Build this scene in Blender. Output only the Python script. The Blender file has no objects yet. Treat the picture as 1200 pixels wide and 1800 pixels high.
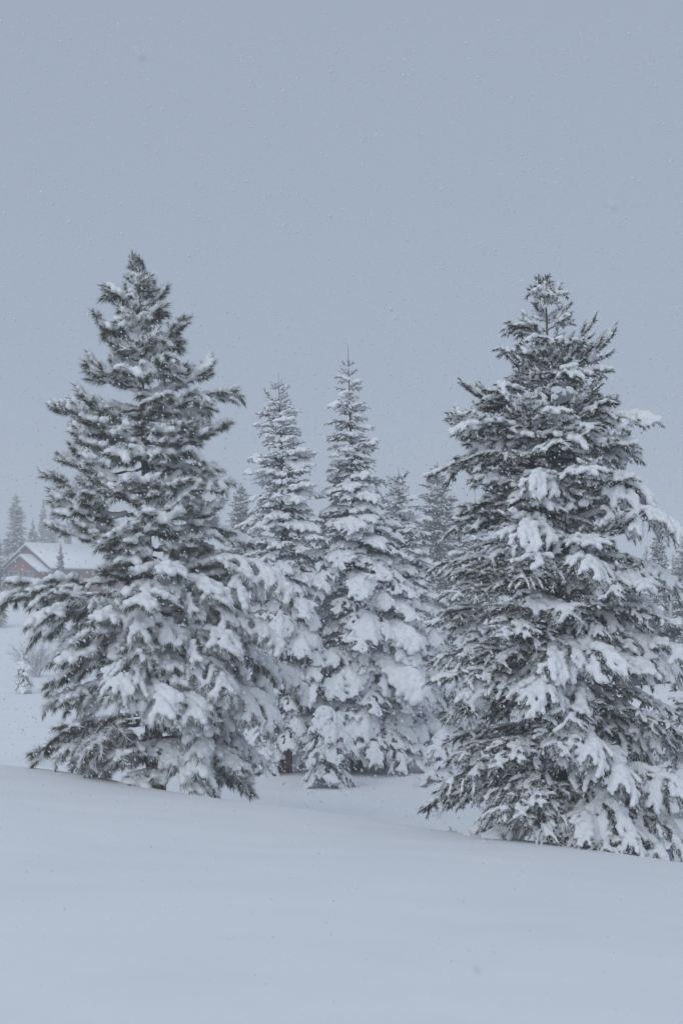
import bpy, math, random
import numpy as np
from mathutils import Vector, Matrix

SC = bpy.context.scene
C = SC.collection
R = math.radians
rng = np.random.default_rng(7)
random.seed(7)

# ------------------------------------------------------------------ camera
EYE = 1.7
cam = bpy.data.objects.new('camera', bpy.data.cameras.new('camera'))
C.objects.link(cam)
TH = math.atan(150 / 2500)
cam.location = (0, 0, EYE)
cam.rotation_euler = (math.pi / 2 + TH, 0, 0)
cam.data.lens = 50
cam.data.sensor_width = 36
cam.data.sensor_fit = 'AUTO'
cam.data.clip_start = 0.1
cam.data.clip_end = 4000
cam.data.dof.use_dof = True
cam.data.dof.focus_distance = 22
cam.data.dof.aperture_fstop = 4.0
SC.camera = cam

# ------------------------------------------------------------------ world: overcast, snowing
w = bpy.data.worlds.new('World'); SC.world = w; w.use_nodes = True
nt = w.node_tree; nt.nodes.clear()
out = nt.nodes.new('ShaderNodeOutputWorld'); bg = nt.nodes.new('ShaderNodeBackground')
sky = nt.nodes.new('ShaderNodeTexSky'); sky.sky_type = 'NISHITA'; sky.sun_disc = False
SUN_EL, SUN_AZ = R(36), R(203)
sky.sun_elevation = SUN_EL; sky.sun_rotation = SUN_AZ
mix = nt.nodes.new('ShaderNodeMixRGB'); mix.inputs[0].default_value = 0.93
mix.inputs[2].default_value = (3.60, 4.20, 5.16, 1)       # even cloud deck
nt.links.new(sky.outputs[0], mix.inputs[1]); nt.links.new(mix.outputs[0], bg.inputs[0])
bg.inputs[1].default_value = 0.1
nt.links.new(bg.outputs[0], out.inputs[0])

sun = bpy.data.objects.new('sun', bpy.data.lights.new('sun', 'SUN')); C.objects.link(sun)
sun.data.energy = 1.25; sun.data.angle = R(60); sun.data.color = (0.92, 0.95, 1.0)
_s = Vector((math.sin(SUN_AZ) * math.cos(SUN_EL), math.cos(SUN_AZ) * math.cos(SUN_EL), math.sin(SUN_EL)))
sun.rotation_euler = _s.to_track_quat('Z', 'Y').to_euler()

SC.view_settings.view_transform = 'Standard'; SC.view_settings.look = 'None'
SC.view_settings.gamma = 1; SC.view_settings.exposure = 0.0
SC.view_settings.use_curve_mapping = False
SC.cycles.max_bounces = 6; SC.cycles.diffuse_bounces = 4; SC.cycles.glossy_bounces = 2
SC.cycles.volume_bounces = 1; SC.cycles.transparent_max_bounces = 8

# ------------------------------------------------------------------ helpers
def world(px, py, D):
    """point at depth D (along +Y) seen at photograph pixel px, py"""
    u = (px - 600) / 2500; v = (900 - py) / 2500
    d = np.array([u, math.cos(TH) - v * math.sin(TH), math.sin(TH) + v * math.cos(TH)])
    return d * (D / d[1]) + np.array([0, 0, EYE])

def sst(a, b, x):
    t = np.clip((np.asarray(x, float) - a) / (b - a), 0, 1)
    return t * t * (3 - 2 * t)

def ground_z(X, Y):
    X = np.asarray(X, float); Y = np.asarray(Y, float)
    xc = np.clip(X, -14, 14)
    yc = 18.5 - 0.54 * xc
    zc = -1.09 - 0.065 * xc
    t = np.maximum(Y / yc, 0)
    zn = zc * np.minimum(t, 1) ** 1.3
    s = Y - yc
    dip = sst(28, 48, Y) * sst(2, 11, X) * 2.7
    hill = sst(62, 150, Y) * sst(-2, -20, X) * 3.4
    zf = -1.95 - dip + hill
    f = sst(-0.3, 3.4, s)
    zl = zc - 0.09 * np.maximum(s, 0)
    z = np.where(s < -0.3, zn, (1 - f) * np.where(s < 0, zn, zl) + f * zf)
    z = z + 0.035 * np.sin(X * 0.55 + 1.3 + 0.3 * Y) * np.cos(Y * 0.42 - 0.3 * X) + 0.02 * np.sin(X * 1.3 - Y * 0.9)
    z = z + 0.10 * np.sin(X * .21 + .4) * np.cos(Y * .17 + 2) * sst(22, 40, Y)
    return z

def gz(x, y): return float(ground_z(x, y))

def props(o, label=None, cat=None, group=None, kind=None):
    if label: o['label'] = label
    if cat: o['category'] = cat
    if group: o['group'] = group
    if kind: o['kind'] = kind
    return o

def link(name, me, parent=None, loc=None):
    o = bpy.data.objects.new(name, me); C.objects.link(o)
    if parent is not None: o.parent = parent
    if loc is not None: o.location = loc
    return o

def empty(name, loc, label, cat, group=None):
    o = bpy.data.objects.new(name, None); C.objects.link(o); o.location = loc
    o.empty_display_size = 0.3
    return props(o, label, cat, group)

class MB:
    def __init__(s):
        s.v = []; s.f = []; s.m = []; s.fr = []; s.n = 0
    def add(s, v, f, m=0, fr=0.0):
        v = np.asarray(v, np.float32).reshape(-1, 3); f = np.asarray(f, np.int32)
        if len(v) == 0: return
        if f.shape[1] == 3: f = np.column_stack([f, np.full(len(f), -1, np.int32)])
        s.v.append(v); s.f.append(np.where(f >= 0, f + s.n, -1)); s.m.append(np.full(len(f), m, np.int32))
        s.fr.append(np.broadcast_to(np.asarray(fr, np.float32), (len(v),)).copy()); s.n += len(v)
    def arrays(s):
        return np.vstack(s.v), np.vstack(s.f), np.concatenate(s.m), np.concatenate(s.fr)
    def mesh(s, name, mats, smooth=False):
        return to_mesh(name, *s.arrays(), mats, smooth)

def to_mesh(name, v, f, m, fr, mats, smooth=False):
    me = bpy.data.meshes.new(name)
    q = f[:, 3] >= 0
    cnt = np.where(q, 4, 3)
    me.vertices.add(len(v)); me.vertices.foreach_set('co', np.asarray(v, np.float32).ravel())
    flat = f.ravel(); flat = flat[flat >= 0]
    me.loops.add(len(flat)); me.loops.foreach_set('vertex_index', flat.astype(np.int32))
    me.polygons.add(len(f))
    st = np.concatenate([[0], np.cumsum(cnt)[:-1]])
    me.polygons.foreach_set('loop_start', st.astype(np.int32)); 
    me.polygons.foreach_set('material_index', m.astype(np.int32))
    if smooth: me.polygons.foreach_set('use_smooth', np.ones(len(f), bool))
    a = me.attributes.new('frost', 'FLOAT', 'POINT'); a.data.foreach_set('value', np.asarray(fr, np.float32))
    for x in mats: me.materials.append(x)
    me.update(calc_edges=True); me.validate()
    return me

def tube(mb, P, rad, sides=5, m=0, fr=0.0, cap=True, rough=0.0):
    P = np.asarray(P, float); n = len(P); rad = np.broadcast_to(np.asarray(rad, float), (n,))
    T = np.gradient(P, axis=0); T /= np.linalg.norm(T, axis=1)[:, None] + 1e-9
    ref = np.array([0, 0, 1.0]) if abs(T[0, 2]) < 0.9 else np.array([1.0, 0, 0])
    U = np.cross(T, ref); U /= np.linalg.norm(U, axis=1)[:, None] + 1e-9
    W = np.cross(T, U)
    a = np.arange(sides) * 2 * math.pi / sides
    rr = rad[:, None] * (1 + rough * rng.normal(0, 1, (n, sides)))
    V = P[:, None] + rr[..., None] * (np.cos(a)[None, :, None] * U[:, None] + np.sin(a)[None, :, None] * W[:, None])
    V = V.reshape(-1, 3)
    i = np.arange(n - 1)[:, None] * sides; j = np.arange(sides)[None]; k = (j + 1) % sides
    F = np.stack([i + j, i + k, i + sides + k, i + sides + j], -1).reshape(-1, 4)
    mb.add(V, F, m, fr)
    if cap:
        for e in (0, n - 1):
            vv = np.vstack([P[e], V[e * sides:(e + 1) * sides]])
            ff = np.array([[0, 1 + q, 1 + (q + 1) % sides] for q in range(sides)])
            mb.add(vv, ff, m, fr)

def box(mb, c, s, rot=0.0, m=0, tilt=None):
    c = np.asarray(c, float); s = np.asarray(s, float) / 2
    v = np.array([[x, y, z] for x in (-1, 1) for y in (-1, 1) for z in (-1, 1)], float) * s
    if tilt is not None: v = v @ tilt.T
    cr, sr = math.cos(rot), math.sin(rot)
    v = v @ np.array([[cr, sr, 0], [-sr, cr, 0], [0, 0, 1]]) + c
    f = [[0, 1, 3, 2], [4, 6, 7, 5], [0, 4, 5, 1], [2, 3, 7, 6], [0, 2, 6, 4], [1, 5, 7, 3]]
    mb.add(v, f, m)

# ------------------------------------------------------------------ materials
def mat(name):
    m = bpy.data.materials.new(name); m.use_nodes = True
    return m, m.node_tree, m.node_tree.nodes['Principled BSDF']

def noise(nt, scale, detail=3, rough=.55, vec=None):
    n = nt.nodes.new('ShaderNodeTexNoise'); n.inputs['Scale'].default_value = scale
    n.inputs['Detail'].default_value = detail; n.inputs['Roughness'].default_value = rough
    if vec: nt.links.new(vec, n.inputs['Vector'])
    return n

def ramp(nt, src, pts):
    r = nt.nodes.new('ShaderNodeValToRGB'); e = r.color_ramp.elements
    e[0].position, e[0].color = pts[0][0], (*pts[0][1], 1)
    e[1].position, e[1].color = pts[-1][0], (*pts[-1][1], 1)
    for p, c in pts[1:-1]:
        x = e.new(p); x.color = (*c, 1)
    nt.links.new(src, r.inputs[0]); return r

def bump(nt, b, src, strength, dist):
    n = nt.nodes.new('ShaderNodeBump'); n.inputs['Strength'].default_value = strength
    n.inputs['Distance'].default_value = dist
    nt.links.new(src, n.inputs['Height']); nt.links.new(n.outputs[0], b.inputs['Normal']); return n

def geo_pos(nt): return nt.nodes.new('ShaderNodeNewGeometry').outputs['Position']
def obj_pos(nt): return nt.nodes.new('ShaderNodeTexCoord').outputs['Object']

SNOW = (0.86, 0.875, 0.89)
M_snow, t_, b_ = mat('fresh_snow')
b_.inputs['Base Color'].default_value = (*SNOW, 1); b_.inputs['Roughness'].default_value = .65
b_.inputs['Specular IOR Level'].default_value = .2
bump(t_, b_, noise(t_, 38, 6, .7, obj_pos(t_)).outputs[0], .8, .025)

M_ground, t_, b_ = mat('snow_ground')
p_ = geo_pos(t_)
mp = t_.nodes.new('ShaderNodeMapping'); mp.inputs['Scale'].default_value = (.7, 1.0, 1); t_.links.new(p_, mp.inputs[0])
n1 = noise(t_, 1.3, 5, .5, mp.outputs[0]); n2 = noise(t_, 55, 3, .6, p_)
ad = t_.nodes.new('ShaderNodeMath'); ad.operation = 'MULTIPLY_ADD'; ad.inputs[1].default_value = .06
t_.links.new(n2.outputs[0], ad.inputs[0]); t_.links.new(n1.outputs[0], ad.inputs[2])
bump(t_, b_, ad.outputs[0], .32, .06)
cr = ramp(t_, n1.outputs[0], [(.3, (.83, .85, .87)), (.7, (.88, .89, .90))])
t_.links.new(cr.outputs[0], b_.inputs['Base Color'])
b_.inputs['Roughness'].default_value = .7; b_.inputs['Specular IOR Level'].default_value = .15

def needle_mat(name, dark, light, snowc=(.80, .82, .83)):
    m, t, b = mat(name)
    a = t.nodes.new('ShaderNodeAttribute'); a.attribute_name = 'frost'
    oi = t.nodes.new('ShaderNodeObjectInfo')
    n = noise(t, 5, 2, .5, geo_pos(t))
    g = ramp(t, n.outputs[0], [(.35, dark), (.65, light)])
    mx = t.nodes.new('ShaderNodeMixRGB'); t.links.new(a.outputs['Fac'], mx.inputs[0])
    t.links.new(g.outputs[0], mx.inputs[1]); mx.inputs[2].default_value = (*snowc, 1)
    t.links.new(mx.outputs[0], b.inputs['Base Color'])
    b.inputs['Roughness'].default_value = .8; b.inputs['Specular IOR Level'].default_value = .06
    return m
M_nA = needle_mat('long_needles', (.048, .046, .018), (.118, .105, .045))
M_nB = needle_mat('short_needles', (.034, .033, .014), (.088, .078, .032))
M_nF = needle_mat('fir_needles', (.024, .030, .020), (.055, .060, .038))
M_nG = needle_mat('blue_fir_needles', (.04, .07, .07), (.08, .12, .12))

def bark_mat(name, c1, c2, c3, frost=.52):
    m, t, b = mat(name)
    p = geo_pos(t)
    mp = t.nodes.new('ShaderNodeMapping'); mp.inputs['Scale'].default_value = (1, 1, .3); t.links.new(p, mp.inputs[0])
    n = noise(t, 16, 5, .7, mp.outputs[0])
    r = ramp(t, n.outputs[0], [(.35, c1), (.5, c2), (.65, c3)])
    f = noise(t, 7, 4, .75, p)
    fr = ramp(t, f.outputs[0], [(frost, (0, 0, 0)), (frost + .06, (1, 1, 1))])
    mx = t.nodes.new('ShaderNodeMixRGB'); t.links.new(fr.outputs[0], mx.inputs[0]); t.links.new(r.outputs[0], mx.inputs[1])
    mx.inputs[2].default_value = (.7, .72, .74, 1)
    t.links.new(mx.outputs[0], b.inputs['Base Color']); b.inputs['Roughness'].default_value = .9
    bump(t, b, n.outputs[0], .8, .03)
    return m
M_bark = bark_mat('grey_brown_bark', (.045, .036, .032), (.10, .075, .065), (.16, .12, .10))
M_barkR = bark_mat('red_brown_bark', (.06, .035, .028), (.13, .075, .058), (.19, .12, .095), .6)
M_twig = bark_mat('twig_bark', (.05, .038, .032), (.09, .07, .058), (.13, .10, .085), .58)
M_shrub = bark_mat('shrub_bark', (.16, .11, .10), (.22, .16, .145), (.28, .22, .20), .38)

# ------------------------------------------------------------------ ground
def axis(segs):
    o = []
    for a, b, st in segs: o += list(np.arange(a, b, st))
    return np.array(o + [segs[-1][1]])
gx = axis([(-1000, -200, 100), (-200, -40, 10), (-40, -12, 2), (-12, 12, .2), (12, 40, 2), (40, 200, 10), (200, 1000, 100)])
gy = axis([(-100, -10, 10), (-10, 4, 1), (4, 30, .2), (30, 60, 1), (60, 200, 5), (200, 1100, 60)])
XX, YY = np.meshgrid(gx, gy)
ZZ = ground_z(XX, YY)
mb = MB()
nx, ny = len(gx), len(gy)
ii, jj = np.meshgrid(np.arange(nx - 1), np.arange(ny - 1)); k = (jj * nx + ii).ravel()
mb.add(np.stack([XX, YY, ZZ], -1).reshape(-1, 3), np.stack([k, k + 1, k + nx + 1, k + nx], -1))
g = link('snow_ground', mb.mesh('snow_ground', [M_ground], True)); g['kind'] = 'structure'

# ------------------------------------------------------------------ bough prototypes
ICO = None
def ico():
    global ICO
    if ICO is None:
        import bmesh
        b = bmesh.new(); bmesh.ops.create_icosphere(b, subdivisions=2, radius=1)
        b.verts.ensure_lookup_table()
        ICO = (np.array([v.co[:] for v in b.verts]), np.array([[v.index for v in f.verts] for f in b.faces])); b.free()
    return ICO

_tex = bpy.data.textures.new('snow_lumps', 'CLOUDS'); _tex.noise_scale = .06; _tex.noise_depth = 2

def snow_mesh(name, blobs, voxel, disp):
    v0, f0 = ico()
    B = np.asarray(blobs, float)            # x y z r
    V = B[:, None, :3] + v0[None] * B[:, None, 3:4] * np.array([1, 1, .82])
    F = f0[None] + (np.arange(len(B)) * len(v0))[:, None, None]
    me = bpy.data.meshes.new('tmp'); me.from_pydata([], [], [])
    V = V.reshape(-1, 3); F = F.reshape(-1, 3)
    me.vertices.add(len(V)); me.vertices.foreach_set('co', V.astype(np.float32).ravel())
    me.loops.add(F.size); me.loops.foreach_set('vertex_index', F.astype(np.int32).ravel())
    me.polygons.add(len(F)); me.polygons.foreach_set('loop_start', (np.arange(len(F)) * 3).astype(np.int32))
    me.update(calc_edges=True)
    o = bpy.data.objects.new('tmp', me); C.objects.link(o)
    r = o.modifiers.new('r', 'REMESH'); r.mode = 'VOXEL'; r.voxel_size = voxel; r.use_smooth_shade = True
    s = o.modifiers.new('s', 'SMOOTH'); s.factor = .5; s.iterations = 2
    d = o.modifiers.new('d', 'DISPLACE'); d.texture = _tex; d.strength = disp; d.mid_level = .5
    dg = bpy.context.evaluated_depsgraph_get(); dg.update()
    m = bpy.data.meshes.new_from_object(o.evaluated_get(dg))
    bpy.data.objects.remove(o); bpy.data.meshes.remove(me)
    m.name = name; m.materials.clear(); m.materials.append(M_snow)
    m.polygons.foreach_set('use_smooth', np.ones(len(m.polygons), bool))
    return m

def unit(v):
    return v / (np.linalg.norm(v, axis=-1, keepdims=True) + 1e-9)

def shoot_needles(mb, P, T, N, nl, nw, spread, frost, sag, flat=0.0, m=1):
    """N needles along a shoot from P (points) with tangents T"""
    n = len(P)
    t = np.sort(rng.uniform(0, 1, N)); x = t * (n - 1); i = np.minimum(x.astype(int), n - 2); f = (x - i)[:, None]
    O = P[i] * (1 - f) + P[i + 1] * f; A = unit(T[i] * (1 - f) + T[i + 1] * f)
    ph = rng.uniform(0, 2 * math.pi, N)
    ref = np.tile([0, 0, 1.0], (N, 1)); ref[np.abs(A[:, 2]) > .95] = [1, 0, 0]
    U = unit(np.cross(A, ref)); W = np.cross(U, A)      # W roughly up
    radial = np.cos(ph)[:, None] * U + np.sin(ph)[:, None] * W * (1 - flat)
    radial = unit(radial)
    ang = np.radians(spread) * (1.15 - .75 * t ** 2) * rng.uniform(.75, 1.2, N)
    D = np.cos(ang)[:, None] * A + np.sin(ang)[:, None] * radial
    D[:, 2] -= sag * rng.uniform(.4, 1.3, N)
    D = unit(D)
    L = nl * rng.uniform(.75, 1.1, N)
    S = unit(np.cross(D, rng.normal(0, 1, (N, 3)))) * (nw / 2)
    V = np.stack([O - S, O + S, O + D * L[:, None]], 1).reshape(-1, 3)
    up = radial @ np.array([0, 0, 1.0])
    fr = np.clip(frost + .75 * up + rng.normal(0, .22, N), 0, 1)
    fr = np.where(fr > .5, .75 + .25 * fr, fr * .15)
    F = np.arange(3 * N).reshape(-1, 3)
    mb.add(V, F, m, np.repeat(fr, 3))

SPEC = {
 # long-needled open pine
 'A': dict(s0=.40, ds=.145, l2=.46, cap=.62, ang=55, tert=.17, l3=.15, sh=.17, N=95, nl=.13, nw=.011, spread=56,
           frost=.58, sag=.30, vz=.26, flat=0.0, nm=0, wood=.017, vox=.021),
 # short-needled dense pine
 'B': dict(s0=.16, ds=.095, l2=.46, cap=.62, ang=50, tert=.105, l3=.14, sh=.15, N=62, nl=.060, nw=.010, spread=62,
           frost=.41, sag=.16, flat=0.0, vz=.16, nm=1, wood=.016, vox=.019),
 # firs, flat sprays
 'F': dict(s0=.08, ds=.085, l2=.50, cap=.50, ang=48, tert=.085, l3=.13, sh=.13, N=24, nl=.042, nw=.013, spread=68,
           frost=.40, sag=.08, flat=.45, vz=.10, nm=2, wood=.014, vox=.024),
}
NMATS = [M_nA, M_nB, M_nF]

def bough_raw(spec, L, style, load):
    """returns MB arrays of wood+needles and the snow blobs; root at origin, tip at (L,0,0)"""
    S = SPEC[spec]; mb = MB(); blobs = []
    n = 16; t = np.linspace(0, 1, n)
    if style == 'up':   z = -.13 * L * np.sin(math.pi * t ** .9)
    elif style == 'flat': z = .015 * L * np.sin(math.pi * t)
    elif style == 'arch': z = .10 * L * np.sin(math.pi * t ** 1.15)
    else: z = .17 * L * np.sin(math.pi * t ** 1.35)
    y = .05 * L * np.sin(t * math.pi * 1.3 + rng.uniform(0, 6)) * t + .02 * L * rng.normal(0, 1)
    P = np.stack([L * t, y * np.sin(math.pi * t), z], 1)
    P[1:-1, 1:] += rng.normal(0, .008 * L, (n - 2, 2))
    wr = S['wood'] * (L ** .6)
    tube(mb, P, wr * (1 - .8 * t) + .003, 5, 0)
    droop = {'up': -.18, 'flat': .3, 'arch': .28, 'heavy': .75}[style]
    shoots = []
    def axis_pts(o, d, l, dr, k=6):
        tt = np.linspace(0, 1, k)
        Q = o + np.outer(tt * l, d)
        Q[:, 2] -= dr * l * tt ** 2
        Q += np.outer(tt, rng.normal(0, .03 * l, 3))
        return Q
    T = unit(np.gradient(P, axis=0))
    def at(tt):
        x = tt * (n - 1); i = min(int(x), n - 2); f = x - i
        return P[i] * (1 - f) + P[i + 1] * f, unit(T[i] * (1 - f) + T[i + 1] * f)
    # terminal shoot of the main axis
    m_from = max(0., 1 - S['sh'] * 1.4 / L)
    k = max(4, int((1 - m_from) * n) + 1)
    ts = np.linspace(m_from, 1, k)
    Q = np.array([at(q)[0] for q in ts]); shoots.append((Q, 1.0))
    tt = max(S['s0'], .12 if L < .5 else 0); side = 1
    lats = []
    while tt < .95:
        o, d = at(tt)
        l2 = min(S['cap'], S['l2'] * ((1 - tt) * L) + S['sh'] * .9) * rng.uniform(.75, 1.15)
        a = R(S['ang'] + rng.normal(0, 8)) * (1 - .25 * tt)
        lat = np.array([-d[1], d[0], 0]) * side
        dv = unit(math.cos(a) * d + math.sin(a) * lat + np.array([0, 0, rng.normal(0.02, S['vz'])]))
        Q = axis_pts(o, dv, l2, droop * rng.uniform(.6, 1.3))
        lats.append((Q, l2))
        tube(mb, Q, np.linspace(wr * .38 * (1.1 - .6 * tt) + .001, .0025, len(Q)), 4, 0, cap=False)
        side = -side if rng.random() > .12 else side
        tt += S['ds'] / L * rng.uniform(.5, .85)
    for Q, l2 in lats:
        TQ = unit(np.gradient(Q, axis=0))
        s = l2 * .25; sd = 1
        while s < l2 - .05:
            x = s / l2 * (len(Q) - 1); i = min(int(x), len(Q) - 2)
            o = Q[i] + (Q[i + 1] - Q[i]) * (x - i); d = TQ[i]
            lat = unit(np.cross(np.array([0, 0, 1.0]), d)) * sd
            a = R(48 + rng.normal(0, 9))
            l3 = S['l3'] * rng.uniform(.7, 1.2) * (1.1 - .4 * s / l2)
            dv = unit(math.cos(a) * d + math.sin(a) * lat + np.array([0, 0, rng.normal(0, .1 + S['vz'])]))
            q3 = axis_pts(o, dv, l3, droop * .8 * rng.uniform(.5, 1.3), 4)
            tube(mb, q3, np.linspace(.0035, .002, 4), 3, 0, cap=False)
            shoots.append((q3, .85)); sd = -sd
            s += S['tert'] * rng.uniform(.7, 1.2)
        # terminal part of lateral
        k0 = max(0, int((1 - S['sh'] * 1.15 / l2) * (len(Q) - 1)))
        shoots.append((Q[k0:], 1.0))
    for Q, k in shoots:
        if len(Q) < 2: continue
        TQ = unit(np.gradient(Q, axis=0))
        ln = np.linalg.norm(np.diff(Q, axis=0), axis=1).sum()
        N = int(S['N'] * k * max(.6, ln / S['sh'])); 
        shoot_needles(mb, Q, TQ, N, S['nl'], S['nw'], S['spread'], S['frost'] + rng.normal(0, .12), S['sag'] * (.3 if style == 'up' else 1), S['flat'])
        # snow on the shoot
        if rng.random() < {'A': (.62, .80, .93), 'B': (.5, .64, .80), 'F': (.6, .76, .9)}[spec][load]:
            r0 = {'A': (.030, .040, .050), 'B': (.020, .025, .033), 'F': (.020, .026, .036)}[spec][load] * rng.uniform(.75, 1.3)
            m_ = max(3, int(ln / (r0 * .55)))
            for q in np.linspace(rng.uniform(0, .25), rng.uniform(.8, 1.0), m_):
                x = q * (len(Q) - 1); i = min(int(x), len(Q) - 2); p = Q[i] + (Q[i + 1] - Q[i]) * (x - i)
                r = r0 * (.85 + .4 * q - (.55 if load < 2 else .3) * q ** 4) * rng.uniform(.82, 1.15)
                blobs.append((p[0] + rng.normal(0, r * .25), p[1] + rng.normal(0, r * .25), p[2] + r * .45, r))
    # pillows along laterals and main axis
    if load >= 1:
        for Q, l2 in lats:
            if rng.random() < {'A': (0, .15, .42), 'B': (0, .12, .34), 'F': (0, .12, .42)}[spec][load]:
                r0 = {'A': .05, 'B': .043, 'F': .050}[spec] * (1, .8, 1.2)[load] * rng.uniform(.7, 1.2)
                for q in np.linspace(.1, .8, max(3, int(l2 / (r0 * .5)))):
                    x = q * (len(Q) - 1); i = min(int(x), len(Q) - 2); p = Q[i] + (Q[i + 1] - Q[i]) * (x - i)
                    r = r0 * (1.1 - .4 * q) * rng.uniform(.85, 1.15)
                    blobs.append((p[0], p[1], p[2] + r * .55, r))
    a0, a1 = (.55, .9) if load == 0 else ((.35, .92) if load == 1 else (.22, .95))
    r0 = {'A': .042, 'B': .040, 'F': .045}[spec] * (.6, .85, 1.12)[load] * min(1.25, L ** .4)
    for q in np.arange(a0, a1, r0 * .5 / L):
        p, _ = at(q)
        if load < 2 and math.sin(q * L * 9 + L * 3) < -.3: continue
        r = r0 * rng.uniform(.75, 1.15)
        blobs.append((p[0], p[1] + rng.normal(0, r * .3), p[2] + r * .5, r))
    # thin line of snow along the bare inner wood
    for q in np.arange(.05, a0, .02 / L):
        if math.sin(q * L * 14 + 1.7 * L) < .1: continue
        p, _ = at(q); r = .014 + .006 * rng.random()
        blobs.append((p[0], p[1], p[2] + wr * .7, r))
    return mb, blobs

PROTO = {}
LENS = {'A': (.30, .5, .8, 1.2, 1.75, 2.3), 'B': (.22, .42, .75, 1.15, 1.7), 'F': (.16, .3, .55, .9, 1.3)}
def proto(spec, L, style, load, var):
    ls = LENS[spec]; k = int(np.argmin([abs(math.log(L / q)) for q in ls]))
    key = (spec, k, style, load, var)
    if key not in PROTO:
        mb, bl = bough_raw(spec, ls[k], style, load)
        me = mb.mesh('branch_' + spec + str(len(PROTO)), [M_twig, NMATS['ABF'.index(spec)]])
        S = SPEC[spec]
        sm = snow_mesh('snow_' + spec + str(len(PROTO)), bl, S['vox'] * (.75 if ls[k] < .5 else .9), .03)
        PROTO[key] = (me, sm, ls[k])
    return PROTO[key]

def place_bough(root, base, A, Tp, spec, style, load, var):
    A = np.asarray(A, float); Tp = np.asarray(Tp, float)
    d = Tp - A; L = float(np.linalg.norm(d))
    if L < .08: return
    me, sm, L0 = proto(spec, L, style, load, var)
    x = Vector(d / L)
    y = Vector((0, 0, 1)).cross(x)
    if y.length < 1e-3: y = Vector((0, 1, 0))
    y.normalize(); z = x.cross(y)
    M = Matrix((x, y, z)).transposed()
    M = M @ Matrix.Rotation(R(float(rng.normal(0, 7))), 3, 'X')
    s = L / L0
    o = bpy.data.objects.new('branch', me); C.objects.link(o); o.parent = root
    o.matrix_basis = Matrix.Translation(Vector(A - base)) @ M.to_4x4() @ Matrix.Scale(s, 4)
    q = bpy.data.objects.new('snow_load', sm); C.objects.link(q); q.parent = o
    return o

def make_trunk(root, base, pts, r0, r1, matl, sides=14, name='trunk'):
    pts = np.asarray(pts, float); n = 46
    d = np.concatenate([[0], np.cumsum(np.linalg.norm(np.diff(pts, axis=0), axis=1))]); d /= d[-1]
    t = np.linspace(0, 1, n)
    P = np.stack([np.interp(t, d, pts[:, i]) for i in range(3)], 1) - base
    rad = (r0 * (1 - t) ** 1.15 + r1) * (1 + .25 * np.exp(-t * 22))
    mb = MB(); tube(mb, P, rad, sides, rough=.035)
    link('trunk' if name is None else name, mb.mesh('trunk', [matl], True), root)

def prof(table, y):
    t = np.asarray(table, float)
    return float(np.interp(y, t[:, 0], t[:, 1])), float(np.interp(y, t[:, 0], t[:, 2]))

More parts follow.
